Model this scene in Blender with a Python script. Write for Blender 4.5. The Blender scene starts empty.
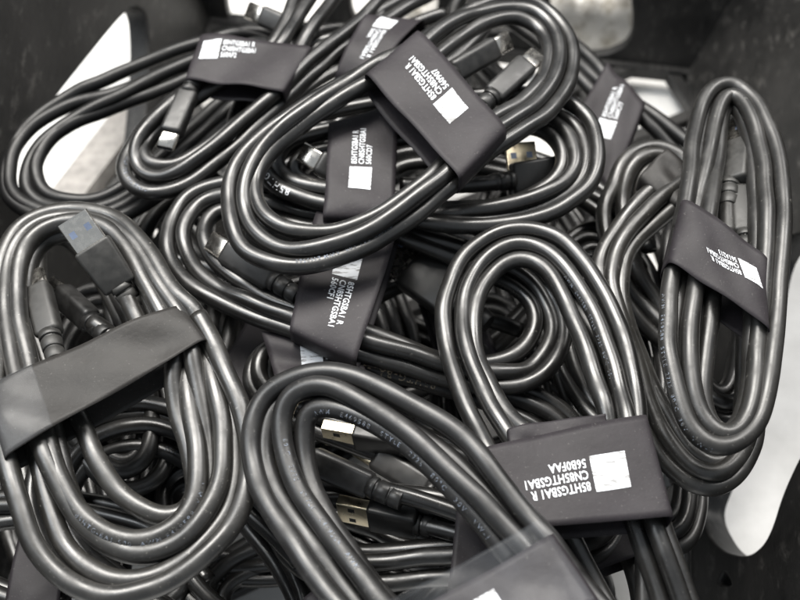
import bpy, bmesh, math, random
import numpy as np
from mathutils import Vector, Matrix

random.seed(7)
scene = bpy.context.scene
COL = scene.collection

# ------------------------------------------------------------------ camera
TILT = math.radians(32.0)
DIST = 0.316
FPX = 1000.0
Fv = np.array([0.0, math.sin(TILT), -math.cos(TILT)])
Uv = np.array([0.0, math.cos(TILT), math.sin(TILT)])
Rv = np.array([1.0, 0.0, 0.0])
CAM = -Fv * DIST
cd = bpy.data.cameras.new("camera")
cam = bpy.data.objects.new("camera", cd)
COL.objects.link(cam)
cam.location = CAM
cam.rotation_euler = (TILT, 0, 0)
cd.sensor_width = 36.0
cd.lens = 36.0 * FPX / 800.0
cd.clip_start = 0.01
cd.clip_end = 50
cd.dof.use_dof = True
cd.dof.focus_distance = 0.282
cd.dof.aperture_fstop = 13.0
scene.camera = cam

# ------------------------------------------------------------------ light
w = bpy.data.worlds.new("World")
scene.world = w
w.use_nodes = True
bg = w.node_tree.nodes["Background"]
bg.inputs[0].default_value = (0.86, 0.93, 1.0, 1)
bg.inputs[1].default_value = 0.38


def area_lamp(name, loc, aim, sx, sy, power, col):
    ld = bpy.data.lights.new(name, 'AREA')
    ld.shape = 'RECTANGLE'
    ld.size, ld.size_y, ld.energy, ld.color = sx, sy, power, col
    o = bpy.data.objects.new(name, ld)
    COL.objects.link(o)
    o.location = loc
    o.rotation_euler = (Vector(aim) - Vector(loc)).to_track_quat('-Z', 'Y').to_euler()
    return o


area_lamp("ceiling_lamp", (-0.30, 0.75, 1.45), (0, 0, 0), 1.2, 0.55, 56, (1.0, 0.965, 0.91))
area_lamp("ceiling_lamp", (0.95, 0.9, 1.5), (0, 0.1, 0), 0.4, 1.2, 24, (1.0, 0.97, 0.93))
area_lamp("ceiling_lamp", (-1.1, 0.1, 1.4), (0, 0, 0), 0.4, 1.2, 12, (0.93, 0.97, 1.0))
scene.view_settings.view_transform = 'Standard'
scene.view_settings.look = 'None'
scene.view_settings.exposure = 0.3
scene.view_settings.gamma = 1.0

# ------------------------------------------------------------------ helpers


def ray(px, py):
    d = Fv + Rv * ((px - 400.0) / FPX) - Uv * ((py - 300.0) / FPX)
    return d


def P(px, py, zmm):
    d = ray(px, py)
    t = (zmm * 0.001 - CAM[2]) / d[2]
    return CAM + d * t


def Parr(px, py, zmm):
    px = np.asarray(px, float)
    py = np.asarray(py, float)
    z = np.asarray(zmm, float) * 0.001
    d = Fv[None] + Rv[None] * ((px - 400) / FPX)[:, None] - Uv[None] * ((py - 300) / FPX)[:, None]
    t = (z - CAM[2]) / d[:, 2]
    return CAM[None] + d * t[:, None]


def proj(pts):
    v = np.atleast_2d(pts) - CAM
    dz = v @ Fv
    return np.stack([400 + FPX * (v @ Rv) / dz, 300 - FPX * (v @ Uv) / dz], 1)


def catmull(pts, closed, sub):
    pts = np.asarray(pts, float)
    n = len(pts)
    out = []
    segs = n if closed else n - 1
    for i in range(segs):
        if closed:
            p0, p1, p2, p3 = pts[(i - 1) % n], pts[i], pts[(i + 1) % n], pts[(i + 2) % n]
        else:
            p1, p2 = pts[i], pts[i + 1]
            p0 = pts[i - 1] if i > 0 else 2 * p1 - p2
            p3 = pts[i + 2] if i + 2 < n else 2 * p2 - p1
        t = np.linspace(0, 1, sub, endpoint=False)[:, None]
        out.append(0.5 * (2 * p1 + (p2 - p0) * t + (2 * p0 - 5 * p1 + 4 * p2 - p3) * t ** 2
                          + (3 * p1 - p0 - 3 * p2 + p3) * t ** 3))
    if not closed:
        out.append(pts[-1:])
    return np.concatenate(out)


def resample(pts, step):
    seg = np.linalg.norm(np.diff(pts, axis=0), axis=1)
    s = np.concatenate([[0], np.cumsum(seg)])
    n = max(4, int(s[-1] / step))
    q = np.linspace(0, s[-1], n)
    return np.stack([np.interp(q, s, pts[:, k]) for k in range(3)], 1)


def smooth(pts, it):
    p = pts.copy()
    for _ in range(it):
        p[1:-1] = 0.25 * p[:-2] + 0.5 * p[1:-1] + 0.25 * p[2:]
    return p


class MB:
    """collects verts and faces for one mesh"""

    def __init__(self):
        self.v, self.f, self.m = [], [], []
        self.n = 0

    def add(self, verts, faces, mat=0):
        verts = np.asarray(verts, float)
        self.v.append(verts)
        self.f += [tuple(i + self.n for i in f) for f in faces]
        self.m += [mat] * len(faces)
        self.n += len(verts)

    def tube(self, pts, r, sides=12, mat=0, cap=True):
        pts = np.asarray(pts, float)
        n = len(pts)
        r = np.broadcast_to(np.asarray(r, float), (n,))
        T = np.gradient(pts, axis=0)
        T /= np.linalg.norm(T, axis=1)[:, None] + 1e-12
        a = np.array([0, 0, 1.0])
        if abs(T[0] @ a) > 0.9:
            a = np.array([0, 1.0, 0])
        N = np.zeros_like(pts)
        N[0] = a - T[0] * (a @ T[0])
        N[0] /= np.linalg.norm(N[0])
        for i in range(1, n):
            v = N[i - 1] - T[i] * (N[i - 1] @ T[i])
            N[i] = v / (np.linalg.norm(v) + 1e-12)
        B = np.cross(T, N)
        ang = np.arange(sides) * 2 * math.pi / sides
        ring = np.cos(ang)[None, :, None] * N[:, None, :] + np.sin(ang)[None, :, None] * B[:, None, :]
        V = (pts[:, None, :] + ring * r[:, None, None]).reshape(-1, 3)
        F = []
        for i in range(n - 1):
            for j in range(sides):
                k = (j + 1) % sides
                F.append((i * sides + j, i * sides + k, (i + 1) * sides + k, (i + 1) * sides + j))
        if cap:
            F.append(tuple(range(sides - 1, -1, -1)))
            F.append(tuple((n - 1) * sides + j for j in range(sides)))
        self.add(V, F, mat)

    def build(self, name, mats, parent=None, smoothed=True, loc=None):
        V = np.concatenate(self.v)
        if loc is None:
            loc = np.array(parent_base(parent)) if parent else np.zeros(3)
        me = bpy.data.meshes.new(name)
        me.from_pydata((V - loc).tolist(), [], self.f)
        if not isinstance(mats, (list, tuple)):
            mats = [mats]
        for m in mats:
            me.materials.append(m)
        me.polygons.foreach_set("material_index", self.m)
        me.polygons.foreach_set("use_smooth", [smoothed] * len(me.polygons))
        me.update()
        o = bpy.data.objects.new(name, me)
        COL.objects.link(o)
        if parent:
            o.parent = parent
        else:
            o.location = loc
        return o


def parent_base(p):
    loc = np.zeros(3)
    while p is not None:
        loc = loc + np.array(p.location)
        p = p.parent
    return loc


def thing(name, label, cat, loc, group=None):
    o = bpy.data.objects.new(name, None)
    o.empty_display_size = 0.01
    COL.objects.link(o)
    o.location = loc
    o["label"] = label
    o["category"] = cat
    if group:
        o["group"] = group
    return o


def tag(o, label, cat, group=None):
    o["label"] = label
    o["category"] = cat
    if group:
        o["group"] = group
    return o


# ------------------------------------------------------------------ materials
def new_mat(name):
    m = bpy.data.materials.new(name)
    m.use_nodes = True
    nt = m.node_tree
    return m, nt, nt.nodes["Principled BSDF"]


def noise(nt, scale, detail=4, rough=0.55, coord='Object', stretch=None):
    tc = nt.nodes.new("ShaderNodeTexCoord")
    n = nt.nodes.new("ShaderNodeTexNoise")
    n.inputs["Scale"].default_value = scale
    n.inputs["Detail"].default_value = detail
    n.inputs["Roughness"].default_value = rough
    if stretch:
        mp = nt.nodes.new("ShaderNodeMapping")
        mp.inputs["Scale"].default_value = stretch
        nt.links.new(tc.outputs[coord], mp.inputs[0])
        nt.links.new(mp.outputs[0], n.inputs["Vector"])
    else:
        nt.links.new(tc.outputs[coord], n.inputs["Vector"])
    return n


def ramp(nt, src, stops):
    r = nt.nodes.new("ShaderNodeValToRGB")
    el = r.color_ramp.elements
    while len(el) < len(stops):
        el.new(0.5)
    for e, (p, c) in zip(el, stops):
        e.position = p
        e.color = (*c, 1) if len(c) == 3 else c
    nt.links.new(src, r.inputs[0])
    return r


def g(v):
    return (v, v, v)


def cord_material(name, lo, hi, r0, r1, dust=0.5, spec=0.6, bump=0.07):
    """black PVC jacket with a film of handling dust"""
    m, nt, b = new_mat(name)
    n1 = noise(nt, 70, 6, 0.65)
    rc = ramp(nt, n1.outputs["Fac"], [(0.38, lo), (0.68, hi)])
    n3 = noise(nt, 900, 3, 0.6)
    rd = ramp(nt, n3.outputs["Fac"], [(0.64, g(0)), (0.76, g(dust))])
    mx = nt.nodes.new("ShaderNodeMix")
    mx.data_type = 'RGBA'
    nt.links.new(rd.outputs[0], mx.inputs["Factor"])
    nt.links.new(rc.outputs[0], mx.inputs[6])
    mx.inputs[7].default_value = (0.13, 0.125, 0.115, 1)
    nt.links.new(mx.outputs[2], b.inputs["Base Color"])
    n2 = noise(nt, 110, 5, 0.62)
    rr = ramp(nt, n2.outputs["Fac"], [(0.36, g(r0)), (0.52, g(r0 * 0.6 + r1 * 0.4)), (0.68, g(r1 + 0.06))])
    nt.links.new(rr.outputs[0], b.inputs["Roughness"])
    b.inputs["Specular IOR Level"].default_value = spec
    nb = noise(nt, 130, 4)
    bp = nt.nodes.new("ShaderNodeBump")
    bp.inputs["Strength"].default_value = bump
    bp.inputs["Distance"].default_value = 0.0006
    nt.links.new(nb.outputs["Fac"], bp.inputs["Height"])
    nt.links.new(bp.outputs[0], b.inputs["Normal"])
    return m


CORD = cord_material("cord_black", (0.006, 0.0058, 0.0056), (0.015, 0.0145, 0.0138), 0.27, 0.42, 0.4, 0.68)
CORD_SAT = cord_material("cord_satin", (0.008, 0.0077, 0.0073), (0.020, 0.0193, 0.018), 0.32, 0.48, 0.6, 0.55, 0.09)
CORD_DUST = cord_material("cord_dusty", (0.009, 0.0086, 0.0079), (0.025, 0.0238, 0.0215), 0.30, 0.48, 0.9, 0.72, 0.16)
CORD_MATTE = cord_material("cord_matte", (0.006, 0.0058, 0.0058), (0.015, 0.0145, 0.0143), 0.34, 0.50, 0.4, 0.55, 0.10)
CORD_SHADED = cord_material("cord_shaded", (0.004, 0.004, 0.0042), (0.009, 0.009, 0.009), 0.38, 0.5, 0.2, 0.35)  # same black jacket, colour darkened to paint the weaker light on these coils


def paper_material(name, c0, c1, rough):
    m, nt, b = new_mat(name)
    n1 = noise(nt, 45, 6, 0.65)
    rc = ramp(nt, n1.outputs["Fac"], [(0.35, c0), (0.7, c1)])
    n2 = noise(nt, 1400, 2, 0.5)
    rd = ramp(nt, n2.outputs["Fac"], [(0.66, g(0)), (0.78, g(0.35))])
    mx = nt.nodes.new("ShaderNodeMix")
    mx.data_type = 'RGBA'
    nt.links.new(rd.outputs[0], mx.inputs["Factor"])
    nt.links.new(rc.outputs[0], mx.inputs[6])
    mx.inputs[7].default_value = (0.12, 0.115, 0.11, 1)
    nt.links.new(mx.outputs[2], b.inputs["Base Color"])
    b.inputs["Roughness"].default_value = rough
    b.inputs["Specular IOR Level"].default_value = 0.28
    nb = noise(nt, 75, 6, 0.6)
    bp = nt.nodes.new("ShaderNodeBump")
    bp.inputs["Strength"].default_value = 0.35
    bp.inputs["Distance"].default_value = 0.001
    nt.links.new(nb.outputs["Fac"], bp.inputs["Height"])
    # fine creases where the paper was bent round the cords
    tc = nt.nodes.new("ShaderNodeTexCoord")
    vo = nt.nodes.new("ShaderNodeTexVoronoi")
    vo.feature = 'DISTANCE_TO_EDGE'
    vo.inputs["Scale"].default_value = 55
    dn = noise(nt, 90, 3)
    va = nt.nodes.new("ShaderNodeVectorMath")
    va.operation = 'MULTIPLY_ADD'
    va.inputs[1].default_value = (0.02, 0.02, 0.02)
    nt.links.new(dn.outputs["Color"], va.inputs[0])
    nt.links.new(tc.outputs["Object"], va.inputs[2])
    nt.links.new(va.outputs[0], vo.inputs["Vector"])
    rv = ramp(nt, vo.outputs["Distance"], [(0.0, g(0)), (0.05, g(1))])
    b2 = nt.nodes.new("ShaderNodeBump")
    b2.inputs["Strength"].default_value = 0.025
    b2.inputs["Distance"].default_value = 0.0005
    nt.links.new(rv.outputs[0], b2.inputs["Height"])
    nt.links.new(bp.outputs[0], b2.inputs["Normal"])
    nt.links.new(b2.outputs[0], b.inputs["Normal"])
    return m


PAPER = paper_material("black_paper", (0.0125, 0.0105, 0.0123), (0.022, 0.019, 0.0220), 0.58)
PAPER_GREY = paper_material("dusty_paper", (0.012, 0.011, 0.0102), (0.022, 0.0204, 0.019), 0.55)


def print_material(name, col, worn, scale, stretch=None, low=0.06):
    m, nt, b = new_mat(name)
    n = noise(nt, scale, 3, 0.6, stretch=stretch)
    r = ramp(nt, n.outputs["Fac"], [(worn, (low, low, low)), (worn + 0.08, col)])
    nt.links.new(r.outputs[0], b.inputs["Base Color"])
    b.inputs["Roughness"].default_value = 0.6
    return m


INK = print_material("white_ink", (0.62, 0.64, 0.67), 0.30, 1200)
INK_BLOCK = print_material("white_print_block", (0.60, 0.62, 0.65), 0.40, 420, (0.5, 3.0, 1.0), 0.22)
INK_CORD = print_material("grey_blue_ink", (0.15, 0.175, 0.22), 0.48, 1500)
INK_TAN = print_material("tan_ink", (0.34, 0.28, 0.20), 0.40, 1500)


def simple(name, col, rough, metal=0.0, spec=0.5, nscale=200, var=0.25):
    m, nt, b = new_mat(name)
    n = noise(nt, nscale, 4)
    c0 = tuple(c * (1 - var) for c in col)
    c1 = tuple(min(1, c * (1 + var)) for c in col)
    r = ramp(nt, n.outputs["Fac"], [(0.35, c0), (0.68, c1)])
    nt.links.new(r.outputs[0], b.inputs["Base Color"])
    r2 = ramp(nt, n.outputs["Fac"], [(0.3, g(max(0, rough - 0.08))), (0.7, g(min(1, rough + 0.1)))])
    nt.links.new(r2.outputs[0], b.inputs["Roughness"])
    b.inputs["Metallic"].default_value = metal
    b.inputs["Specular IOR Level"].default_value = spec
    return m


MOLD = simple("plug_moulding", (0.016, 0.0157, 0.0153), 0.42, nscale=300)
MOLD_GREY = simple("dusty_plug_moulding", (0.026, 0.0255, 0.024), 0.5, nscale=300)
METAL = simple("nickel_shell", (0.68, 0.65, 0.60), 0.24, 1.0, nscale=500, var=0.04)
METAL_TAN = simple("warm_nickel_shell", (0.70, 0.62, 0.46), 0.34, 1.0, nscale=500, var=0.12)
SLOT = simple("shell_hole", (0.12, 0.15, 0.22), 0.5)
BLUE = simple("blue_tongue", (0.05, 0.10, 0.42), 0.45)
DARKIN = simple("plug_inside", (0.012, 0.012, 0.013), 0.6)


def tape_material():
    m, nt, b = new_mat("clear_tape")
    b.inputs["Base Color"].default_value = (0.30, 0.32, 0.35, 1)
    b.inputs["Roughness"].default_value = 0.2
    b.inputs["Specular IOR Level"].default_value = 0.8
    n = noise(nt, 45, 4)
    r = ramp(nt, n.outputs["Fac"], [(0.40, g(0.02)), (0.62, g(0.045))])
    nt.links.new(r.outputs[0], b.inputs["Alpha"])
    bp = nt.nodes.new("ShaderNodeBump")
    bp.inputs["Strength"].default_value = 0.25
    bp.inputs["Distance"].default_value = 0.001
    nt.links.new(n.outputs["Fac"], bp.inputs["Height"])
    nt.links.new(bp.outputs[0], b.inputs["Normal"])
    return m


TAPE = tape_material()


def basket_material():
    m, nt, b = new_mat("basket_plastic")
    n = noise(nt, 35, 7, 0.7)
    rc = ramp(nt, n.outputs["Fac"], [(0.35, (0.008, 0.008, 0.008)), (0.72, (0.026, 0.025, 0.024))])
    n2 = noise(nt, 60, 6, 0.75, stretch=(6, 1.2, 2.5))
    rs = ramp(nt, n2.outputs["Fac"], [(0.55, g(0)), (0.70, g(0.5))])
    mx = nt.nodes.new("ShaderNodeMix")
    mx.data_type = 'RGBA'
    nt.links.new(rs.outputs[0], mx.inputs["Factor"])
    nt.links.new(rc.outputs[0], mx.inputs[6])
    mx.inputs[7].default_value = (0.12, 0.115, 0.108, 1)
    b.inputs["Specular IOR Level"].default_value = 0.35
    nt.links.new(mx.outputs[2], b.inputs["Base Color"])
    rr = ramp(nt, n.outputs["Fac"], [(0.3, g(0.36)), (0.7, g(0.55))])
    nt.links.new(rr.outputs[0], b.inputs["Roughness"])
    bp = nt.nodes.new("ShaderNodeBump")
    bp.inputs["Strength"].default_value = 0.25
    bp.inputs["Distance"].default_value = 0.001
    nt.links.new(n2.outputs["Fac"], bp.inputs["Height"])
    nt.links.new(bp.outputs[0], b.inputs["Normal"])
    return m


BASKET = basket_material()

# ------------------------------------------------------------------ setting: table under the basket
m_table, nt, b = new_mat("pale_table")
n = noise(nt, 28, 6, 0.62)
r = ramp(nt, n.outputs["Fac"], [(0.35, (0.58, 0.575, 0.56)), (0.7, (0.78, 0.775, 0.76))])
nt.links.new(r.outputs[0], b.inputs["Base Color"])
b.inputs["Roughness"].default_value = 0.45
mb = MB()
mb.add([(-1.2, -0.8, -0.118), (1.2, -0.8, -0.118), (1.2, 1.6, -0.118), (-1.2, 1.6, -0.118)], [(0, 1, 2, 3)])
tb = mb.build("table_surface", m_table, None, False)
tb["kind"] = "structure"

# ------------------------------------------------------------------ basket
BASE_Z = -0.100
FLARE = math.radians(15)
basket = thing("plastic_basket", "black plastic basket with slotted flaring walls and a lattice bottom, holding the cable heap",
               "basket", (0, 0.05, BASE_Z))


class Wall:
    """plane with local frame (u along, v up the flare, w outwards)"""

    def __init__(self, o, udir, out):
        self.o = np.array(o, float)
        self.u = np.array(udir, float)
        out = np.array(out, float)
        self.v = np.array([0, 0, 1.0]) * math.cos(FLARE) + out * math.sin(FLARE)
        self.w = np.cross(self.u, self.v)

    def hit(self, px, py):
        d = ray(px, py)
        t = ((self.o - CAM) @ self.w) / (d @ self.w)
        p = CAM + d * t - self.o
        return (p @ self.u, p @ self.v)

    def matrix(self):
        M = Matrix.Identity(4)
        for k in range(3):
            M[k][0], M[k][1], M[k][2], M[k][3] = self.u[k], self.v[k], self.w[k], self.o[k]
        return M


def sheet(name, outlines, M, thick, parent, mat, bevel=0.0009):
    """flat plate with holes: filled 2D curve turned into a mesh"""
    cu = bpy.data.curves.new(name, 'CURVE')
    cu.dimensions = '2D'
    cu.fill_mode = 'BOTH'
    cu.extrude = thick / 2
    cu.bevel_depth = bevel
    cu.bevel_resolution = 2
    for pts in outlines:
        sp = cu.splines.new('POLY')
        sp.points.add(len(pts) - 1)
        for p, q in zip(sp.points, pts):
            p.co = (q[0], q[1], 0, 1)
        sp.use_cyclic_u = True
    tmp = bpy.data.objects.new(name, cu)
    COL.objects.link(tmp)
    dg = bpy.context.evaluated_depsgraph_get()
    me = bpy.data.meshes.new_from_object(tmp.evaluated_get(dg))
    bpy.data.objects.remove(tmp)
    base = parent_base(parent)
    me.transform(Matrix.Translation(Vector(-base)) @ M)
    me.materials.clear()
    me.materials.append(mat)
    o = bpy.data.objects.new(name, me)
    COL.objects.link(o)
    o.parent = parent
    return o


def rnd(pts, sub=6):
    """round a closed pixel outline"""
    p = np.asarray(pts, float)
    for _ in range(3):
        q = np.roll(p, -1, 0)
        a, bb = 0.78 * p + 0.22 * q, 0.22 * p + 0.78 * q
        p = np.stack([a, bb], 1).reshape(-1, 2)
    return p


TH = math.radians(-8.7)
EX = np.array([math.cos(TH), math.sin(TH), 0.0])
EY = np.array([-math.sin(TH), math.cos(TH), 0.0])
XR, XL, YB, YF = 0.1225, -0.142, 0.228, -0.17     # basket's own axes
wallR = Wall(EX * XR + np.array([0, 0, BASE_Z]), EY, EX)
wallL = Wall(EX * XL + np.array([0, 0, BASE_Z]), -EY, -EX)
wallB = Wall(EY * YB + np.array([0, 0, BASE_Z]), -EX, EY)


def wall_holes(wl, holes):
    out = []
    for h in holes:
        out.append([wl.hit(x, y) for x, y in rnd(h)])
    return out


R_out = [(YF, -0.004), (YB, -0.004), (YB + 0.046, 0.17), (YF - 0.03, 0.17)]
R_holes = [[(762, 564), (730, 556), (708, 516), (722, 480), (752, 410), (766, 340), (784, 240), (850, 230), (850, 400), (802, 486), (784, 545)],
           [(728, 590), (738, 568), (750, 592)]]
sheet("side_wall", [R_out] + wall_holes(wallR, R_holes), wallR.matrix(), 0.009, basket, BASKET)
L_out = [(-YB, -0.004), (-YF, -0.004), (-YF + 0.03, 0.17), (-YB - 0.046, 0.17)]
L_holes = [[(14, 134), (60, 76), (108, 18), (124, 4), (138, 12), (141, 60), (136, 130), (126, 196), (90, 212), (20, 214), (-20, 180)]]
sheet("side_wall", [L_out] + wall_holes(wallL, L_holes), wallL.matrix(), 0.009, basket, BASKET)
B_out = [(-XR, -0.004), (-XL, -0.004), (-XL + 0.046, 0.17), (-XR - 0.046, 0.17)]
B_holes = [[(560, 54), (548, 10), (548, -40), (628, -40), (636, 20), (630, 42), (606, 54)],
           [(350, 30), (350, -40), (440, -40), (440, 30)],
           [(470, 30), (470, -40), (528, -40), (528, 30)],
           [(230, 40), (222, -40), (330, -40), (335, 30)],
           [(174, 56), (178, 16), (190, 10), (210, 14), (206, 56)],
           [(154, 58), (160, 20), (166, 18), (168, 56)]]
sheet("back_wall", [B_out] + wall_holes(wallB, B_holes), wallB.matrix(), 0.005, basket, BASKET)


# lattice bottom: diamonds cut out of a plate, placed from two bar directions seen in the gap
def floor_xy(x, y):
    p = P(x, y, BASE_Z * 1000)
    return np.array([p @ EX - BASE_Z * 0, p @ EY])


qa = floor_xy(665, 46) - floor_xy(600, 70)
qa /= np.linalg.norm(qa)
qb = floor_xy(698, 106) - floor_xy(663, 52)
qb /= np.linalg.norm(qb)
org = floor_xy(664, 48)
PA, PB, BW = 0.048, 0.041, 0.0032      # pitches along a and b, half bar width
X0, X1, Y0, Y1 = XL + 0.004, XR - 0.004, YF, YB - 0.004


def clip_line(p, d):
    t0, t1 = -9.0, 9.0
    for k, lo, hi in ((0, X0, X1), (1, Y0, Y1)):
        if abs(d[k]) < 1e-9:
            continue
        a, c = (lo - p[k]) / d[k], (hi - p[k]) / d[k]
        t0, t1 = max(t0, min(a, c)), min(t1, max(a, c))
    return t0, t1


def bar(mb, p, q, half, z0, z1):
    d = (q - p) / np.linalg.norm(q - p)
    sdir = np.array([-d[1], d[0]]) * half
    c = 0.0006
    prof = [(-1, z0, 0), (1, z0, 0), (1, z1 - c, 0), (1, z1, -c), (-1, z1, -c), (-1, z1 - c, 0)]
    V = []
    for e in (p, q):
        for sg, z, inset in prof:
            k = sdir * sg * (1 + inset / half)
            V.append(EX * (e[0] + k[0]) + EY * (e[1] + k[1]) + np.array([0, 0, z]))
    n = 6
    F = [tuple(range(n - 1, -1, -1)), tuple(range(n, 2 * n))]
    for a in range(n):
        c2 = (a + 1) % n
        F.append((a, c2, n + c2, n + a))
    mb.add(V, F)


mb = MB()
for i in range(-16, 17):
    for base_, d_, zt in ((org + qb * (i * PB), qa, BASE_Z - 0.004), (org + qa * (i * PA), qb, BASE_Z - 0.0048)):
        t0, t1 = clip_line(base_, d_)
        if t1 - t0 > 0.01:
            bar(mb, base_ + d_ * t0, base_ + d_ * t1, BW, zt - 0.006, zt)
ex = 0.003
for p, q in (((X0, Y0), (X0, Y1)), ((X1, Y0), (X1, Y1))):
    bar(mb, np.array(p), np.array(q), 0.0035, BASE_Z - 0.0108, BASE_Z - 0.0032)
bar(mb, np.array((X0 - ex, Y1)), np.array((X1 + ex, Y1)), 0.0035, BASE_Z - 0.0104, BASE_Z - 0.0028)
mb.build("lattice_bottom", BASKET, basket, False)
# outer foot rail seen through the left slot
mb = MB()
pa, pb = P(60, 206, -108), P(120, 128, -108)
dv = (pb - pa) / np.linalg.norm(pb - pa)
sv = np.cross(dv, [0, 0, 1.0])
FR = simple("weathered_rail", (0.30, 0.28, 0.26), 0.5)
vv = []
for p in (pa - dv * 0.01, pb + dv * 0.03):
    for a, bz in ((-0.008, -0.009), (0.008, -0.009), (0.008, 0.002), (-0.008, 0.002)):
        vv.append(p + sv * a + np.array([0, 0, bz]))
mb.add(vv, [(0, 1, 2, 3), (7, 6, 5, 4), (0, 4, 5, 1), (1, 5, 6, 2), (2, 6, 7, 3), (3, 7, 4, 0)])
mb.build("foot_rail", FR, basket, False)

# ------------------------------------------------------------------ crumpled white bag behind the basket
m_bag, nt, b = new_mat("white_film")
n = noise(nt, 85, 6, 0.7)
r = ramp(nt, n.outputs["Fac"], [(0.36, (0.36, 0.33, 0.27)), (0.54, (0.86, 0.84, 0.80))])
nt.links.new(r.outputs[0], b.inputs["Base Color"])
b.inputs["Roughness"].default_value = 0.28
b.inputs["Transmission Weight"].default_value = 0.15
rng = np.random.default_rng(3)
ph = rng.uniform(0, 6.28, (14, 2))
fr = rng.normal(0, 1, (14, 2)) * np.linspace(25, 200, 14)[:, None]
mb = MB()
NX, NY = 110, 70
V, F = [], []
for j in range(NY):
    for i in range(NX):
        a, c = i / (NX - 1), j / (NY - 1)
        x = 0.0 + a * 0.27
        y = 0.246 - 0.15 * x + c * 0.20
        edge = math.sin(math.pi * a) ** 0.35 * math.sin(math.pi * c) ** 0.35
        h = 0
        for k in range(14):
            h += abs(math.sin(fr[k, 0] * x + fr[k, 1] * y + ph[k, 0])) / (1 + 0.35 * k)
        V.append((x, y, -0.116 + edge * (0.004 + 0.016 * h)))
for j in range(NY - 1):
    for i in range(NX - 1):
        q = j * NX + i
        F.append((q, q + 1, q + NX + 1, q + NX))
mb.add(V, F)
bag = mb.build("plastic_bag", m_bag, None, True)
tag(bag, "crumpled white plastic bag on the table beyond the basket's back wall", "bag")

# ------------------------------------------------------------------ cable bundles
CR = 0.0026     # cord radius
GROUP = "coiled USB cables heaped in the basket"
BUNDLES = {}


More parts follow.
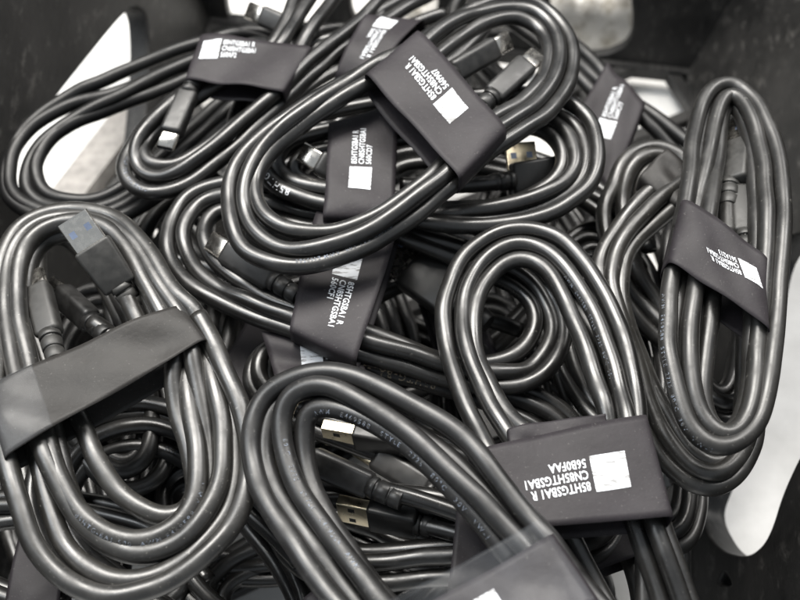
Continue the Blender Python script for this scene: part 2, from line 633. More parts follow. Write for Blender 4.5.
class Bundle:
    def __init__(self, label, mat, N, loop, seed=0, jitter=1.3, tails=(), loose=(), r=CR, order=None, group=GROUP, base=None, sjit=0.11):
        """loop: (xi, yi, xo, yo, z) inner and outer strand of the coil, in order, starting under the wrap"""
        self.mat = mat
        rng = random.Random(seed + 11)
        L = np.asarray(loop, float)
        dense = catmull(L, True, 40)
        n = len(dense)
        xs, ys, zs, ks = [], [], [], []
        s_list = [k / (N - 1) for k in range(N)] if N > 1 else [0.5]
        if order:
            s_list = [s_list[i] for i in order]
        phs = [[rng.uniform(0, 6.28) for _ in range(4)] for _ in range(N)]
        pts = []
        for k in range(N):
            for i in range(n):
                f = i / n
                s = s_list[k]
                if k < N - 1 and f > 0.86:
                    q = (f - 0.86) / 0.14
                    q = q * q * (3 - 2 * q)
                    s = s * (1 - q) + s_list[k + 1] * q
                xi, yi, xo, yo, z = dense[i]
                p_in, p_out = P(xi, yi, z), P(xo, yo, z)
                wd = np.linalg.norm(p_in - p_out)
                sp = wd / max(1, N - 1)
                d = 2 * r * 1.02
                dz = math.sqrt(max(0, d * d - sp * sp)) * (0.5 if k % 2 else -0.5) * 0.9
                if k < N - 1 and f > 0.86:
                    d2 = -dz
                    dz = dz * (1 - q) + d2 * q
                a = 2 * math.pi * f
                wv = math.sin(math.pi * min(1.0, f / 0.86)) ** 0.6 if f < 0.86 else 0.0
                s = s + sjit * wv * (math.sin(a + phs[k][3]) + 0.7 * math.sin(2 * a + phs[k][1]))
                p = p_in * (1 - s) + p_out * s
                jx = jitter * (math.sin(2 * a + phs[k][0]) + 0.6 * math.sin(3 * a + phs[k][1])) * 0.00033
                jz = jitter * (math.sin(2 * a + phs[k][2])) * 0.0003
                lat = p_out - p_in
                lat = lat / (np.linalg.norm(lat) + 1e-9)
                pts.append(p + lat * jx + np.array([0, 0, dz + jz]))
        pts = np.array(pts)
        main = smooth(resample(pts, 0.0016), 6)
        nr = np.random.default_rng(seed + 5)
        wob = nr.normal(0, 1, main.shape)
        ker = np.hanning(13) / np.hanning(13).sum()
        for k in range(3):
            wob[:, k] = np.convolve(wob[:, k], ker, mode='same')
        main = main + wob * 0.00034
        self.paths = [main]
        for t in list(tails) + list(loose):
            tp = catmull(np.array([P(*q) for q in t]), False, 24)
            self.paths.append(smooth(resample(tp, 0.0016), 3))
        c = main.mean(0)
        zlow = main[:, 2].min() - r
        self.root = thing("cable_bundle", label, "cable", (c[0], c[1], zlow) if base is None else base, group)
        mb = MB()
        for p in self.paths:
            rv = np.convolve(nr.normal(0, 1, len(p) + 20), np.hanning(15) / np.hanning(15).sum(), mode='same')[:len(p)]
            mb.tube(p, r * (1 + 0.045 * rv), 14)
        self.cord = mb.build("cord", mat, self.root)
        self.r = r

    # ---------------- paper wrap
    def wrap(self, quad, th=8.5, ex=6.0, mat=None, crumple=0.7, seed=1, name="paper_wrap", grow=0.0, closed=True, umax=1.0):
        A, B, C, D = [P(*q) for q in quad]
        return Wrap(self.root, A, B, C, D, quad, th * 0.001, ex, mat or PAPER, crumple * 0.001, seed, name)

    # ---------------- printing along the cord
    def cord_print(self, text, px, size=1.9, path=0, ink=None, phi=0.0, flip=False, spacing=1.25, region=None):
        pts = self.paths[path]
        q = proj(pts)
        dd = np.hypot(q[:, 0] - px[0], q[:, 1] - px[1])
        # nearest strand on top at that place
        cand = np.where(dd < dd.min() + 2.0)[0]
        i0 = cand[np.argmax(pts[cand, 2])]
        seg = np.linalg.norm(np.diff(pts, axis=0), axis=1)
        S = np.concatenate([[0], np.cumsum(seg)])
        T = np.gradient(pts, axis=0)
        T /= np.linalg.norm(T, axis=1)[:, None]
        verts, faces = text_mesh(text, spacing)
        if not len(verts):
            return
        sc = size * 0.001 / 0.7
        mbp = MB()
        outv = []
        sg = -1.0 if flip else 1.0
        for x, y in verts:
            s = S[i0] + sg * x * sc
            c = np.array([np.interp(s, S, pts[:, k]) for k in range(3)])
            t = np.array([np.interp(s, S, T[:, k]) for k in range(3)])
            t /= np.linalg.norm(t)
            vw = CAM - c
            vw -= t * (vw @ t)
            vw /= np.linalg.norm(vw)
            up = np.cross(vw, t) * sg
            a = phi + (y - 0.35) * sc / self.r
            outv.append(c + (self.r * 1.012 + 0.00003) * (math.cos(a) * vw + math.sin(a) * up))
        mbp.add(outv, faces)
        mbp.build("printed_text", ink or INK_CORD, self.cord, False)

    # ---------------- plugs
    def plug(self, kind, base, tip, roll=0.0, scale=1.0, metal=None, mat=None, blue=True):
        make_plug(self.root, kind, P(*base), P(*tip), roll, scale, metal or METAL, mat or MOLD, blue)


_text_cache = {}


def text_mesh(s, spacing=1.0, bold=0.012):
    key = (s, spacing, bold)
    if key in _text_cache:
        return _text_cache[key]
    cu = bpy.data.curves.new("txt", 'FONT')
    cu.body = s
    cu.size = 1.0
    cu.space_character = spacing
    cu.offset = bold
    cu.resolution_u = 2
    o = bpy.data.objects.new("txt", cu)
    COL.objects.link(o)
    dg = bpy.context.evaluated_depsgraph_get()
    me = bpy.data.meshes.new_from_object(o.evaluated_get(dg))
    v = [(p.co.x, p.co.y) for p in me.vertices]
    f = [tuple(p.vertices) for p in me.polygons]
    bpy.data.objects.remove(o)
    bpy.data.meshes.remove(me)
    bpy.data.curves.remove(cu)
    _text_cache[key] = (v, f)
    return v, f


class Wrap:
    def __init__(self, root, A, B, C, D, quad, th, ex, mat, crumple, seed, name):
        self.A, self.B, self.C, self.D = A, B, C, D
        n = np.cross(B - A, D - A)
        n /= np.linalg.norm(n)
        if n @ (CAM - A) < 0:
            n = -n
        self.n, self.th, self.ex, self.cr = n, th, ex, crumple
        rg = random.Random(seed)
        self.ph = [rg.uniform(0, 6.28) for _ in range(6)]
        self.pq = np.array([[q[0], q[1]] for q in quad], float)
        self.root = root
        nu, nv = 34, 14
        us = (1 - np.cos(np.linspace(0, math.pi, nu))) / 2
        ring = [(u, 1) for u in us] + [(u, -1) for u in us[-2:0:-1]]
        V, F = [], []
        for j in range(nv + 1):
            v = j / nv
            for (u, sd) in ring:
                V.append(self.S(u, v, sd))
        m = len(ring)
        for j in range(nv):
            for i in range(m):
                k = (i + 1) % m
                F.append((j * m + i, j * m + k, (j + 1) * m + k, (j + 1) * m + i))
        mb = MB()
        mb.add(V, F)
        self.obj = mb.build(name, mat, root)
        md = self.obj.modifiers.new("sheet", 'SOLIDIFY')
        md.thickness = 0.0003
        md.offset = 0

    def S(self, u, v, sd=1, off=0.0):
        p = (self.A * (1 - u) + self.B * u) * (1 - v) + (self.D * (1 - u) + self.C * u) * v
        e = max(0.0, 1 - abs(2 * u - 1) ** self.ex) ** (1 / self.ex)
        h = sd * self.th / 2 * e - self.th / 2
        ph = self.ph
        c = self.cr * (math.sin(5.1 * u + ph[0]) * math.sin(2.3 * v + ph[1]) + 0.5 * math.sin(9.7 * u + 3 * v + ph[2])
                       + 0.35 * math.sin(13 * u - 6 * v + ph[3]))
        # the paper's cut edges bow a little
        ev = 0.0004 * math.sin(4 * u + ph[4]) * (2 * v - 1)
        dv = (self.D - self.A)
        dv = dv / np.linalg.norm(dv)
        return p + self.n * (h + c * (0.4 + 0.6 * e) + off) + dv * ev

    def uv(self, px, py):
        A, B, C, D = self.pq
        u = v = 0.5
        for _ in range(12):
            p = (A * (1 - u) + B * u) * (1 - v) + (D * (1 - u) + C * u) * v
            du = (B - A) * (1 - v) + (C - D) * v
            dv = (D - A) * (1 - u) + (C - B) * u
            det = du[0] * dv[1] - du[1] * dv[0]
            e = np.array([px, py]) - p
            u += (e[0] * dv[1] - e[1] * dv[0]) / det
            v += (du[0] * e[1] - du[1] * e[0]) / det
        return u, v

    def at_px(self, px, py, off):
        u, v = self.uv(px, py)
        u = min(0.995, max(0.005, u))
        return self.S(u, v, 1, off)

    def label(self, c, d, lines, size, stretch=1.0, up=None, text=True, block=True, gap=0.12):
        """c: print block centre px, d: reading direction px, size: block edge in px"""
        d = np.array(d, float)
        d /= np.linalg.norm(d)
        if up is None:
            up = np.array([d[1], -d[0]])
        else:
            up = np.array(up, float)
            up /= np.linalg.norm(up)
        c = np.array(c, float)
        if block:
            mb = MB()
            K = 8
            V, F = [], []
            for j in range(K + 1):
                for i in range(K + 1):
                    q = c + d * size * (i / K - 0.5) + up * size * (j / K - 0.5)
                    V.append(self.at_px(q[0], q[1], 0.00030))
            for j in range(K):
                for i in range(K):
                    a = j * (K + 1) + i
                    F.append((a, a + 1, a + K + 2, a + K + 1))
            mb.add(V, F)
            mb.build("printed_block", INK_BLOCK, self.obj, False)
        if not text:
            return
        mb = MB()
        for li, s in enumerate(lines):
            v, f = text_mesh(s, 1.05, 0.018)
            if not v:
                continue
            cap = size * 0.245
            sc = cap / 0.70
            y0 = (0.32 - 0.32 * li) * size - cap / 2
            out = []
            for x, y in v:
                q = c + d * (size * (0.5 + gap) + x * sc * stretch) + up * (y0 + y * sc)
                out.append(self.at_px(q[0], q[1], 0.00032))
            mb.add(out, f)
        mb.build("printed_text", INK, self.obj, False)

    def tape(self, quad_uv, off=0.0006):
        (u0, v0), (u1, v1) = quad_uv
        mb = MB()
        K = 24
        V, F = [], []
        for j in range(K + 1):
            for i in range(K + 1):
                u = u0 + (u1 - u0) * i / K
                v = v0 + (v1 - v0) * j / K
                V.append(self.S(min(0.999, max(0.001, u)), v, 1, off))
        for j in range(K):
            for i in range(K):
                a = j * (K + 1) + i
                F.append((a, a + 1, a + K + 2, a + K + 1))
        mb.add(V, F)
        o = mb.build("clear_tape", TAPE, self.obj, True)
        md = o.modifiers.new("film", 'SOLIDIFY')
        md.thickness = 0.00006
        return o


def rbox(mbx, M, sx, sy, sz, x0, bev, mat=0, seg=3, taper=1.0):
    """bevelled box from x0 to x0+sx along local X"""
    bm = bmesh.new()
    bmesh.ops.create_cube(bm, size=1.0)
    for v in bm.verts:
        k = taper if v.co.x < 0 else 1.0
        v.co = ((v.co.x + 0.5) * sx + x0, v.co.y * sy * k, v.co.z * sz * k)
    if bev > 0:
        bmesh.ops.bevel(bm, geom=bm.edges[:], offset=bev, segments=seg, profile=0.5, affect='EDGES')
    bm.verts.index_update()
    V = [M @ v.co for v in bm.verts]
    F = [tuple(v.index for v in f.verts) for f in bm.faces]
    bm.free()
    mbx.add([tuple(v) for v in V], F, mat)


def shell_box(mbx, M, x0, x1, hy, hz, t, rad, mat, mat_in):
    """open-ended rounded rectangular metal sleeve"""
    def prof(hy, hz, rad):
        pts = []
        for cx, cz, a0 in ((hy - rad, hz - rad, 0), (-hy + rad, hz - rad, 90), (-hy + rad, -hz + rad, 180), (hy - rad, -hz + rad, 270)):
            for k in range(5):
                a = math.radians(a0 + 22.5 * k)
                pts.append((cx + rad * math.cos(a), cz + rad * math.sin(a)))
        return pts
    po, pi = prof(hy, hz, rad), prof(hy - t, hz - t, max(rad - t, 0.0001))
    n = len(po)
    V = [M @ Vector((x0, y, z)) for y, z in po] + [M @ Vector((x1, y, z)) for y, z in po] \
        + [M @ Vector((x1, y, z)) for y, z in pi] + [M @ Vector((x0 + 0.002, y, z)) for y, z in pi]
    F, F2 = [], []
    for i in range(n):
        k = (i + 1) % n
        F.append((i, k, n + k, n + i))
        F.append((n + i, n + k, 2 * n + k, 2 * n + i))
        F2.append((2 * n + i, 2 * n + k, 3 * n + k, 3 * n + i))
    F2.append(tuple(3 * n + i for i in range(n)))
    base = mbx.n
    V = [tuple(v) for v in V]
    mbx.add(V, F, mat)
    mbx.f += [tuple(i + base for i in f) for f in F2]
    mbx.m += [mat_in] * len(F2)


def make_plug(root, kind, base, tip, roll, scale, metal, mat, blue):
    x = tip - base
    x /= np.linalg.norm(x)
    up = CAM - base
    up = up - x * (up @ x)
    up /= np.linalg.norm(up)
    y = np.cross(up, x)
    a = math.radians(roll)
    up2 = up * math.cos(a) + y * math.sin(a)
    y2 = np.cross(up2, x)
    M = Matrix.Identity(4)
    for k in range(3):
        M[k][0], M[k][1], M[k][2], M[k][3] = x[k] * scale, y2[k] * scale, up2[k] * scale, base[k]
    mm = 0.001
    if kind == 'A':
        mb = MB()
        rbox(mb, M, 19 * mm, 14.5 * mm, 7.2 * mm, 0, 1.3 * mm, 0, 3, 0.90)
        body = mb.build("usb_plug", mat, root, True)
        ms = MB()
        shell_box(ms, M, 18.6 * mm, 31 * mm, 6.0 * mm, 2.25 * mm, 0.35 * mm, 0.5 * mm, 0, 1)
        for sy in (-1, 1):
            for top in (-1, 1):
                z = top * 2.262 * mm
                q = [(24.0, 2.0), (26.6, 2.0), (26.6, 4.3), (24.0, 4.3)]
                V = [tuple(M @ Vector((u * mm, sy * v * mm, z))) for u, v in q]
                ms.add(V, [(0, 1, 2, 3)], 1)
        sh = ms.build("metal_shell", [metal, SLOT if blue else DARKIN], body, False)
        mt = MB()
        rbox(mt, M, 9.5 * mm, 10.6 * mm, 1.9 * mm, 20.8 * mm, 0.15 * mm, 0, 1)
        mt.build("plug_tongue", BLUE if blue else DARKIN, body, False)
        rel = 5.0
    else:
        mb = MB()
        rbox(mb, M, 20 * mm, 8.2 * mm, 6.0 * mm, 0, 1.7 * mm, 0, 4, 0.94)
        body = mb.build("usb_plug", mat, root, True)
        ms = MB()
        shell_box(ms, M, 19.6 * mm, 26.2 * mm, 3.4 * mm, 1.25 * mm, 0.3 * mm, 1.2 * mm, 0, 1)
        ms.build("metal_shell", [metal, DARKIN], body, True)
        rel = 4.4
    # ribbed strain relief behind the body
    mr = MB()
    R0 = 4.0 if kind == 'A' else 3.5
    prof = [(1.0, R0), (-1.2, R0), (-1.25, R0 - 0.05), (-1.3, R0 - 0.6), (-1.35, R0 - 0.65), (-2.1, R0 - 0.65), (-2.15, R0 - 0.6), (-2.2, R0 - 0.1),
            (-2.25, R0 - 0.05), (-5.4, R0 - 0.2), (-5.45, R0 - 0.25), (-5.5, R0 - 0.7), (-6.2, R0 - 0.7), (-6.25, R0 - 0.3), (-6.3, R0 - 0.26),
            (-9.4, 3.15), (-9.6, 3.0), (-9.65, 2.8)]
    pts = [np.array(M @ Vector((a_ * mm, 0, 0))) for a_, r_ in prof]
    mr.tube(pts, np.array([r_ for a_, r_ in prof]) * mm * max(scale, 0.9) * 0.92, 20)
    mr.build("strain_relief", mat, body, True)


# ---- coil across the top centre, wrap with printed label
b = Bundle("topmost black cable coil at the upper centre, printed paper wrap running diagonally across it",
           CORD, 3, [
    (408, 78, 392, 56, 30), (455, 36, 440, 22, 28), (480, 24, 478, 2, 26), (507, 17, 514, -4, 25), (530, 21, 549, 8, 24), (545, 40, 571, 42, 24),
    (542, 72, 566, 82, 25), (519, 100, 545, 112, 27), (490, 117, 515, 132, 29), (462, 140, 485, 152, 30), (438, 167, 452, 182, 30), (405, 195, 412, 214, 29),
    (370, 219, 372, 241, 27), (328, 234, 325, 259, 25), (288, 234, 280, 264, 24), (260, 214, 243, 246, 23), (254, 186, 230, 205, 23), (266, 158, 237, 166, 24),
    (292, 132, 264, 134, 26), (330, 108, 306, 103, 28), (372, 92, 352, 76, 30)], seed=1,
    tails=[[(425, 100, 27), (440, 84, 26), (455, 72, 25)], [(468, 128, 26), (482, 110, 26), (492, 97, 26)]])
w1 = b.wrap([(365, 71, 36), (459, 176, 36), (508, 127, 36), (416, 27, 36)], th=11, seed=4)
w1.label((452, 107), (-32, -37), ["85HTGSBA1 R", "CN85HTGSBA1", "560907"], 25, stretch=0.78)
b.plug('C', (452, 73, 25), (505, 42, 24), roll=-10)
b.plug('C', (492, 97, 26), (536, 56, 25), roll=15)
b.cord_print("85HTG-BA1-500  AWM E469588", (395, 245), 1.3, phi=-0.7, ink=INK_CORD)

# ---- coil at the upper left with USB-C tip
b = Bundle("black cable coil at the upper left, USB-C plug pointing down under its label wrap",
           CORD, 3, [
    (282, 66, 266, 50, 8), (305, 36, 286, 22, 8), (325, 8, 303, -12, 6), (352, -24, 335, -48, 2), (375, -48, 372, -66, 0), (395, -40, 402, -52, 0), (392, -20, 402, -20, 2),
    (362, 12, 372, 24, 5), (325, 46, 336, 52, 7), (296, 70, 306, 78, 8), (275, 90, 282, 102, 8), (240, 116, 250, 132, 7), (208, 144, 217, 160, 5), (176, 164, 186, 182, 3),
    (150, 166, 150, 193, 2), (143, 152, 123, 172, 2), (152, 133, 133, 140, 3), (185, 106, 168, 100, 5), (240, 80, 222, 66, 7)], seed=2,
    tails=[[(232, 56, 7), (212, 68, 8), (193, 84, 9)]])
w2 = b.wrap([(200, 33, 13), (311, 46, 14), (283, 90, 14), (184, 79, 13)], th=8, seed=5, ex=8)
w2.label((211, 51), (1, -0.02), ["85HTGSBA1 R", "CN85HTGSBA1", "560AF2"], 19, stretch=0.72, up=(0.28, -1))
b.plug('C', (189, 92, 9), (163, 152, 7), roll=-25, scale=0.95)
b.cord_print("AWM E469588 STYLE 2725", (150, 190), 1.3, phi=-0.3)

# ---- coil over the left slot
b = Bundle("dark cable coil with no wrap hanging before the left slot of the basket",
           CORD_SHADED, 4, [
    (215, 62, 225, 40, -10), (165, 84, 160, 62, -10), (121, 104, 115, 79, -10), (75, 126, 64, 96, -10), (47, 152, 24, 122, -11), (40, 178, 3, 155, -12),
    (54, 197, 5, 198, -13), (92, 199, 55, 222, -13), (128, 184, 112, 220, -13), (170, 150, 165, 190, -14), (220, 105, 225, 140, -16), (262, 70, 290, 85, -16), (262, 50, 290, 42, -14), (240, 52, 258, 34, -12)], seed=3)

# ---- big dusty coil on the left
b = Bundle("large dusty coil at the left edge with blank paper wrap and big USB-A plug",
           CORD_DUST, 6, [
    (170, 350, 200, 318, 20), (140, 288, 176, 296, 20), (118, 250, 150, 252, 19), (92, 232, 118, 222, 18), (62, 232, 70, 213, 17), (36, 244, 26, 226, 17), (22, 275, 4, 258, 17),
    (24, 318, -4, 310, 18), (38, 362, -4, 362, 19), (58, 400, -6, 410, 20), (76, 432, 2, 446, 20), (97, 470, 18, 500, 19), (125, 500, 42, 556, 17), (158, 516, 92, 590, 16),
    (184, 512, 146, 586, 16), (196, 490, 200, 556, 17), (191, 452, 242, 506, 18), (178, 410, 250, 440, 19), (168, 375, 226, 372, 20)], seed=4, jitter=2.0, r=0.00275, sjit=0.16,
    tails=[[(150, 345, 17), (134, 312, 18), (124, 292, 20)], [(62, 372, 18), (55, 355, 18), (51, 338, 18)], [(120, 345, 10), (105, 330, 10), (92, 322, 10)]])
w4 = b.wrap([(-16, 388, 27), (180, 300, 27), (206, 338, 27), (2, 456, 27)], th=11, mat=PAPER_GREY, seed=8, crumple=1.0, ex=7)
w4.tape(((0.0, 0.0), (0.24, 1.0)))
b.plug('A', (121, 287, 21), (88, 240, 31), roll=8, mat=MOLD_GREY, scale=0.78)
b.plug('C', (50, 336, 18), (34, 275, 15), roll=20, mat=MOLD_GREY)
b.plug('C', (92, 322, 8), (50, 284, 0), roll=40)
b.cord_print("85HTG-BA1-500  AWM E469588  VW-1", (85, 515), 1.2, phi=-0.4, spacing=1.4)

# ---- coil under the centre, label wrap running down
b = Bundle("glossy coil whose printed wrap hangs just below the topmost coil at the centre",
           CORD, 3, [
    (345, 232, 345, 206, 8), (300, 225, 298, 194, 6), (245, 206, 240, 182, 5), (216, 206, 196, 190, 4), (201, 220, 174, 212, 4), (199, 236, 166, 240, 4), (208, 255, 174, 268, 4),
    (231, 276, 196, 291, 5), (262, 293, 240, 311, 6), (296, 307, 292, 329, 7), (345, 322, 335, 347, 7), (398, 340, 390, 360, 5), (440, 356, 435, 374, 3), (480, 362, 480, 386, 2), (515, 356, 532, 384, 1),
    (533, 335, 562, 356, 1), (532, 306, 566, 318, 1), (508, 283, 536, 272, 2), (462, 266, 472, 246, 4), (405, 250, 405, 229, 6)], seed=5,
    tails=[[(330, 312, 8), (300, 296, 9), (274, 281, 9)], [(350, 275, 4), (320, 260, 2), (298, 250, 0)]])
w5 = b.wrap([(318, 205, 14), (288, 328, 14), (357, 359, 14), (402, 212, 14)], th=10, seed=12)
w5.label((347, 268), (-0.26, 0.97), ["85HTGSBA1 R", "CN85HTGSBA1", "560CF1"], 25, stretch=0.78)
b.plug('C', (274, 281, 9), (205, 238, 9), roll=10)
b.plug('A', (298, 250, 0), (216, 215, -2), roll=35)

# ---- coil below the top coil, open to the right
b = Bundle("glossy coil under the topmost one, fanned loops to its right, label seen through topmost loop",
           CORD, 4, [
    (380, 192, 380, 214, 14), (330, 186, 320, 207, 13), (298, 176, 275, 192, 12), (295, 162, 260, 166, 11), (312, 150, 284, 135, 11), (345, 142, 340, 118, 12), (400, 132, 400, 108, 14),
    (470, 124, 480, 100, 15), (525, 120, 548, 98, 16), (550, 128, 588, 118, 16), (562, 146, 602, 152, 16), (560, 166, 596, 186, 16), (540, 185, 566, 210, 15), (500, 199, 520, 224, 14), (440, 203, 450, 226, 14)], seed=6,
    jitter=1.8, tails=[[(400, 185, 10), (440, 186, 10), (485, 184, 9), (512, 180, 8)], [(470, 225, 2), (505, 240, 0), (526, 236, 0), (528, 216, 2)], [(410, 206, 8), (372, 192, 8)]])
w6 = b.wrap([(330, 118, 20), (322, 216, 18), (396, 216, 18), (398, 100, 20)], th=9, seed=14)
w6.label((360, 180), (0.06, -1), ["85HTGSBA1 R", "CN85HTGSBA1", "560CD7"], 23, stretch=0.66)
b.plug('A', (512, 180, 8), (575, 172, 6), roll=0, metal=METAL_TAN, scale=0.85)
b.plug('A', (528, 216, 2), (519, 140, 9), roll=-8, metal=METAL_TAN, scale=0.84)
b.plug('C', (370, 191, 7), (300, 151, 18), roll=-10, scale=1.0)
b.cord_print("85HTG-BA1-500", (290, 192), 2.2, ink=INK)

# ---- coil with the most readable label, lower right
b = Bundle("shiny coil right of centre, open loop above the wrap with the largest label",
           CORD, 3, [
    (545, 450, 500, 465, 20), (520, 425, 482, 430, 19), (496, 395, 460, 388, 17), (477, 345, 444, 338, 15), (479, 300, 441, 296, 14), (498, 270, 460, 252, 14), (522, 258, 496, 229, 15),
    (548, 270, 534, 226, 16), (566, 300, 566, 240, 17), (586, 340, 600, 284, 18), (600, 378, 624, 338, 19), (610, 412, 637, 392, 20), (620, 450, 643, 440, 20), (638, 520, 660, 505, 19),
    (658, 580, 688, 590, 16), (672, 640, 712, 660, 12), (650, 660, 690, 720, 10), (605, 600, 620, 640, 10), (575, 520, 550, 545, 14)], seed=7,
    tails=[[(640, 500, 14), (646, 540, 10), (650, 575, 8)]])
w8f = b.wrap([(508, 430, 25.5), (606, 411, 25.5), (610, 440, 25.5), (512, 460, 25.5)], th=3, seed=22, ex=10, name="wrap_flap")
w8 = b.wrap([(470, 451, 28), (648, 412, 28), (676, 516, 28), (508, 528, 28)], th=11, seed=9, crumple=0.35, ex=8)
w8.label((610, 473), (-1, 0.165), ["85HTGSBA1 R", "CN85HTGSBA1", "56B0FAA"], 36, stretch=0.74, up=(0.2, 1))
b.plug('C', (650, 552, 9), (652, 640, 6), roll=10)
b.cord_print("AWM  E469588  STYLE  2725  80°C  30V", (570, 275), 1.1, phi=-0.6, spacing=1.4)

# ---- upright coil at the right
b = Bundle("tall narrow coil against the right basket wall with a slanted printed wrap",
           CORD_SAT, 4, [
    (712, 245, 680, 238, 28), (710, 300, 670, 285, 28), (706, 345, 664, 345, 27), (704, 390, 671, 392, 26), (713, 421, 682, 428, 25), (728, 434, 702, 449, 25), (740, 424, 728, 452, 25), (750, 390, 753, 430, 25),
    (753, 340, 765, 390, 26), (757, 290, 772, 325, 27), (760, 235, 777, 250, 28), (758, 180, 776, 185, 27), (752, 140, 768, 140, 26), (742, 112, 752, 104, 25), (731, 102, 731, 86, 24), (723, 118, 709, 93, 24),
    (719, 160, 693, 130, 25), (716, 200, 688, 185, 27)], seed=8,
    tails=[[(748, 270, 24), (746, 252, 23), (745, 238, 22)], [(728, 235, 22), (727, 205, 21), (728, 188, 20)]])
w9 = b.wrap([(684, 196, 35), (770, 258, 33), (773, 328, 33), (669, 260, 35)], th=11, seed=15)
w9.label((751, 274), (-0.9, -0.42), ["85HTGSBA1 R", "CN85HTGSBA1", "561A213"], 21, stretch=0.72, up=(0.35, 0.95))
b.plug('C', (745, 236, 22), (741, 178, 20), roll=-10, mat=MOLD_GREY)
b.plug('A', (729, 186, 20), (733, 122, 16), roll=25, mat=MOLD_GREY)
b.cord_print("AWM  E469588  STYLE  2725  80°C  30V  VW-1", (668, 300), 1.15, phi=-0.6, spacing=1.4)

# ---- dusty coil between the two right ones
b = Bundle("dusty coil tucked under the tall right one, bare grey wrap at its top",
           CORD_DUST, 3, [
    (692, 192, 676, 172, 14), (655, 220, 635, 204, 13), (632, 248, 612, 234, 12), (625, 284, 600, 264, 11), (630, 322, 608, 300, 10), (645, 362, 626, 345, 8), (668, 410, 640, 405, 6), (695, 452, 668, 462, 4),
    (722, 462, 715, 488, 3), (740, 430, 755, 450, 3), (745, 360, 765, 360, 5), (742, 280, 765, 270, 8), (735, 210, 758, 195, 11), (722, 180, 735, 155, 13)], seed=9)
w10 = b.wrap([(668, 146, 17), (640, 176, 16), (676, 204, 16), (704, 176, 17)], th=9, mat=PAPER_GREY, seed=17)

# ---- small standing loop behind it
b = Bundle("small dusty cable loop peeping out behind the bare grey wrap at the right",
           CORD_DUST, 3, [
    (650, 250, 615, 262, -6), (642, 215, 603, 215, -4), (638, 185, 612, 180, -2), (645, 168, 622, 156, 0), (660, 162, 645, 144, 0), (676, 172, 668, 148, -1), (686, 200, 690, 170, -3), (690, 250, 702, 230, -7),
    (685, 300, 705, 300, -10), (668, 320, 680, 345, -12), (655, 290, 632, 310, -10)], seed=10)

# ---- coil at the upper right with label
b = Bundle("dark coil with label wrap at the upper right, lying over the lattice bottom",
           CORD_SHADED, 3, [
    (606, 104, 618, 90, -22), (578, 80, 592, 62, -22), (545, 52, 562, 36, -24), (512, 26, 520, 4, -26), (485, 12, 480, -14, -28), (470, 24, 450, 8, -30), (482, 52, 462, 52, -30), (515, 84, 500, 96, -28), (555, 120, 545, 132, -26),
    (595, 148, 588, 160, -24), (630, 166, 625, 182, -24), (665, 180, 672, 200, -26), (695, 185, 715, 198, -27), (700, 172, 724, 172, -26), (680, 150, 700, 146, -25), (642, 124, 656, 112, -23)], seed=11)
w11 = b.wrap([(607, 61, -15), (645, 103, -15), (610, 196, -17), (570, 122, -17)], th=9, seed=18, ex=8)
w11.label((605, 131), (0.36, -0.93), ["85HTGSBA1 R", "CN85HTGSBA1", "560C77"], 18, stretch=0.85, up=(-0.95, -0.25))

# ---- coil in front, bottom centre
b = Bundle("front coil at the bottom centre, printed strands running into a wrap under clear tape",
           CORD_MATTE, 4, [
    (515, 556, 536, 534, 32), (476, 515, 498, 488, 33), (438, 480, 458, 440, 33), (396, 442, 416, 410, 32), (347, 414, 366, 379, 31), (318, 404, 325, 369, 29), (304, 410, 282, 377, 27), (299, 425, 256, 398, 25),
    (299, 452, 248, 440, 23), (312, 495, 260, 486, 22), (345, 545, 290, 535, 22), (388, 602, 340, 602, 23), (440, 650, 400, 665, 25), (500, 690, 480, 720, 27), (570, 680, 590, 720, 29), (590, 640, 630, 650, 31), (558, 600, 588, 596, 32)], seed=12, r=0.0028)
b.cord_print("AWM   E469588   STYLE   2725   80°C   30V   VW-1", (312, 405), 1.3, phi=-0.45, flip=True, spacing=1.45)
b.cord_print("80°C   2725   STYLE   E469588   AWM", (283, 445), 1.2, phi=0.25, spacing=1.45)
w12 = b.wrap([(372, 634, 40), (556, 530, 40), (612, 612, 40), (440, 720, 40)], th=12, seed=19, ex=5)
w12.label((487, 606), (-0.8, 0.5), [], 24, text=False)
w12.tape(((0.0, -0.20), (0.97, 0.8)))

# ---- bundle low under the centre with tan print
b = Bundle("low coil behind the front bottom coil, tan lettering on one strand",
           CORD, 3, [
    (310, 356, 305, 338, -4), (350, 364, 352, 342, -3), (400, 378, 405, 352, -3), (450, 394, 455, 366, -4), (500, 410, 510, 385, -6), (545, 430, 560, 408, -8), (560, 455, 585, 450, -10), (530, 470, 540, 490, -12),
    (460, 455, 455, 476, -12), (380, 430, 370, 450, -12), (300, 400, 290, 418, -10), (268, 376, 250, 384, -8), (278, 356, 260, 348, -6)], seed=13,
    tails=[[(520, 330, -14), (480, 316, -8), (452, 302, -6)]])
w13 = b.wrap([(262, 329, 4), (276, 388, 3), (372, 382, 3), (356, 348, 4)], th=8, seed=20, ex=8)
w13.label((312, 357), (1, -0.03), ["CN85HTGSBA1", "560B"], 22)
b.cord_print("85HTG-BA1-500", (438, 383), 2.3, ink=INK_TAN, flip=True, phi=0.0)
b.plug('A', (462, 304, -4), (398, 256, -4), roll=-12, scale=1.15)

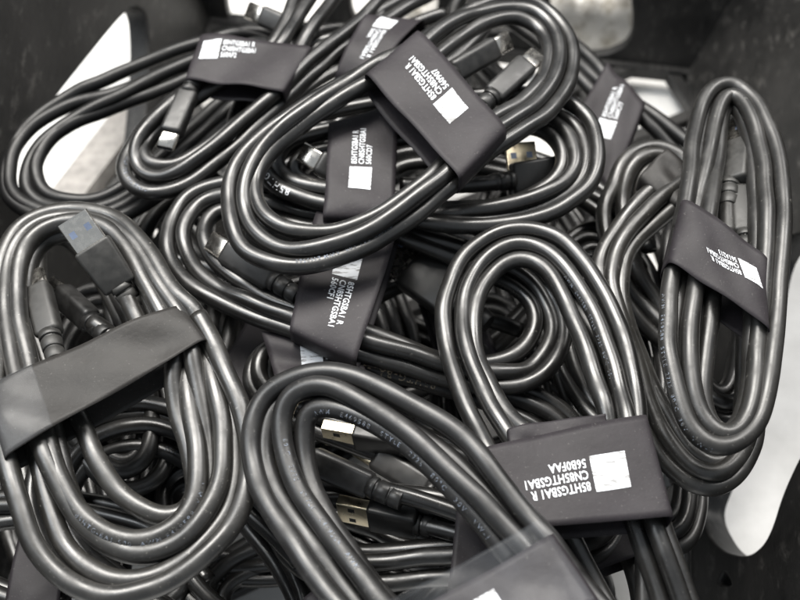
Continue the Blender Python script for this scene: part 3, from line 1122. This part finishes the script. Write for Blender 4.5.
# ---- bundle inside the loop of the bottom coil
b = Bundle("coil inside the loop of the front bottom coil, tan metal USB-A plugs showing",
           CORD, 3, [
    (455, 520, 455, 500, -4), (420, 518, 415, 492, -5), (380, 510, 372, 482, -8), (335, 505, 320, 470, -12), (305, 510, 285, 490, -14), (300, 530, 275, 535, -14), (325, 548, 310, 572, -12), (380, 552, 375, 578, -9), (430, 548, 430, 572, -6),
    (480, 545, 485, 570, -4), (540, 540, 550, 566, -4), (590, 530, 610, 550, -6), (595, 510, 622, 505, -8), (560, 500, 575, 478, -8), (505, 512, 505, 490, -5)], seed=14,
    tails=[[(490, 525, 3), (450, 510, 3), (410, 497, 3), (374, 488, 2)], [(480, 500, 3), (450, 470, -3), (420, 452, -7), (404, 446, -8)], [(490, 545, 3), (460, 534, -2), (418, 524, -6)]])
w15 = b.wrap([(462, 472, 8), (447, 585, 8), (520, 600, 8), (530, 500, 8)], th=9, seed=21)
b.plug('C', (372, 487, 2), (308, 458, 0), roll=10)
b.plug('A', (404, 446, -8), (318, 431, -11), roll=60, scale=0.80, metal=METAL_TAN, blue=False)
b.plug('A', (418, 524, -6), (340, 508, -9), roll=58, scale=0.76, metal=METAL_TAN, blue=False)
b.plug('C', (430, 490, -12), (368, 452, -14), roll=0, metal=METAL_TAN)

# ---- lower left strands
b = Bundle("low glossy coil whose strands slant between the dusty left coil and the front bottom coil",
           CORD, 4, [
    (300, 560, 320, 545, -6), (262, 520, 285, 508, -7), (225, 488, 250, 468, -9), (185, 455, 205, 430, -12), (140, 440, 148, 408, -14), (92, 458, 72, 425, -16), (70, 500, 38, 488, -17), (95, 550, 62, 560, -16),
    (165, 600, 140, 620, -14), (240, 630, 230, 660, -12), (300, 650, 305, 690, -10), (345, 640, 375, 660, -8), (340, 600, 368, 590, -6)], seed=15)
w16 = b.wrap([(300, 600, 2), (345, 560, 2), (390, 610, 2), (345, 650, 2)], th=9, seed=23)
b.cord_print("AWM  E469588  STYLE  2725  80°C", (240, 500), 1.3, phi=-0.4, spacing=1.4)

# ---- top bundle with curled label
b = Bundle("coil at the top edge, printed wrap with a rounded fold left of the topmost coil",
           CORD, 3, [
    (360, 46, 350, 30, 4), (320, 62, 310, 44, 2), (288, 92, 270, 72, -2), (262, 120, 240, 100, -6), (256, 142, 230, 135, -8), (278, 150, 262, 165, -8), (320, 130, 322, 152, -6), (365, 98, 375, 115, -2),
    (410, 62, 425, 78, 2), (445, 34, 465, 45, 2), (470, 8, 490, 12, 0), (470, -16, 490, -28, -3), (445, -14, 445, -36, -3), (405, 14, 400, -6, 2)], seed=16,
    tails=[[(400, 30, 2), (430, 18, 2), (445, 14, 2)], [(340, 48, 0), (330, 40, 0)]])
w14 = b.wrap([(370, 6, 12), (333, 66, 12), (374, 80, 12), (425, 8, 12)], th=17, seed=24, ex=2.6)
w14.label((385, 22), (-0.55, 0.83), ["85HTGSBA1 R", "CN85HTGSBA1", "560A"], 17, stretch=0.8, up=(0.98, 0.25))
b.plug('C', (305, 34, 0), (262, 16, 0), roll=0)


# ------------------------------------------------------------------ coils buried deeper in the heap
DEEP = "coils buried deep in the cable heap"


def oval(cx, cy, L, W, deg, z, droop=0.0, spread=24):
    a = math.radians(deg)
    out = []
    for k in range(14):
        t = 2 * math.pi * (k + 3.5) / 14
        e = 0.9
        c = math.copysign(abs(math.cos(t)) ** e, math.cos(t))
        s = math.copysign(abs(math.sin(t)) ** e, math.sin(t))
        pts = []
        for d in (0, spread):
            x, y = (L + d) * c, (W + d) * s
            pts += [cx + x * math.cos(a) - y * math.sin(a), cy + x * math.sin(a) + y * math.cos(a)]
        out.append(tuple(pts) + (z + droop * math.cos(t),))
    return out


DEEPS = [
    ("buried coil at the left under the big dusty one, only dull strands showing", 90, 350, 120, 34, 70, -18),
    ("buried coil at the bottom left corner below the big dusty one", 70, 560, 110, 40, 10, -26),
    ("buried coil below the long glossy centre coil, left of its wrap", 225, 340, 100, 36, 30, -20),
    ("buried coil under the loop of the lower right label wrap", 545, 360, 110, 40, 60, -22),
    ("buried coil right of the lower right label wrap", 652, 452, 70, 24, 80, -30),
    ("buried coil below the fanned loops of the upper centre", 500, 210, 120, 36, 15, -16),
    ("buried coil in the middle under the grey plug body", 420, 320, 120, 40, -20, -24),
    ("buried coil below the upper left coil, dark and out of reach of light", 285, 120, 90, 34, -40, -24),
    ("buried coil under the bottom centre loop, deepest in view there", 400, 490, 120, 40, 20, -30),
    ("buried coil under the bottom edge, right of the taped wrap", 600, 575, 90, 30, 70, -12),
    ("buried coil between the dusty right coil and the lower right label wrap", 612, 340, 95, 32, 75, -20),
    ("buried coil showing in the gap left of the bottom centre loop", 235, 560, 95, 34, 55, -22),
    ("buried coil at the middle left, behind the dusty coil's paper wrap", 175, 300, 90, 32, 100, -30),
    ("buried coil under the tall narrow coil at the right", 715, 300, 95, 24, 85, -18),
]
for i, (lab, cx, cy, L, W, deg, z) in enumerate(DEEPS):
    bb = Bundle(lab, CORD if i % 3 else CORD_SAT, 3, oval(cx, cy, L, W, deg, z, 3), seed=40 + i, jitter=2.2, group=DEEP)
    if i in (1, 2, 6, 9):
        a = math.radians(deg)
        ux, uy = math.cos(a), math.sin(a)
        o_ = -30 if i % 2 else 35
        qx, qy = cx + ux * o_, cy + uy * o_
        H = W + 32
        bb.wrap([(qx - uy * H - ux * 26, qy + ux * H - uy * 26, z + 5.5), (qx + uy * H - ux * 26, qy - ux * H - uy * 26, z + 5.5),
                 (qx + uy * H + ux * 26, qy - ux * H + uy * 26, z + 5.5), (qx - uy * H + ux * 26, qy + ux * H + uy * 26, z + 5.5)], th=11, seed=60 + i)
# lowest layer resting on the lattice bottom
LOW = [(170, 290, 90, 34, 60, -60), (260, 420, 110, 40, -20, -58), (420, 200, 110, 40, 10, -60), (560, 300, 110, 40, 70, -62), (430, 400, 120, 40, 30, -62),
       (200, 500, 110, 40, 20, -62), (520, 500, 110, 40, -20, -62), (330, 300, 110, 40, 60, -58), (100, 420, 110, 40, 90, -60), (360, 130, 100, 36, -30, -60), (600, 420, 70, 30, 70, -66), (500, 420, 100, 36, 80, -58), (640, 300, 80, 30, 80, -60), (330, 580, 110, 36, -10, -56), (480, 570, 110, 36, 15, -58), (60, 500, 100, 34, 80, -60), (260, 240, 100, 34, 0, -54)]
for i, (cx, cy, L, W, deg, z) in enumerate(LOW):
    Bundle("black coil at the bottom of the heap, all but hidden by the coils above", CORD, 3, oval(cx, cy, L, W, deg, z, 4), seed=80 + i, jitter=2.2,
           group="coils lying at the very bottom of the heap")
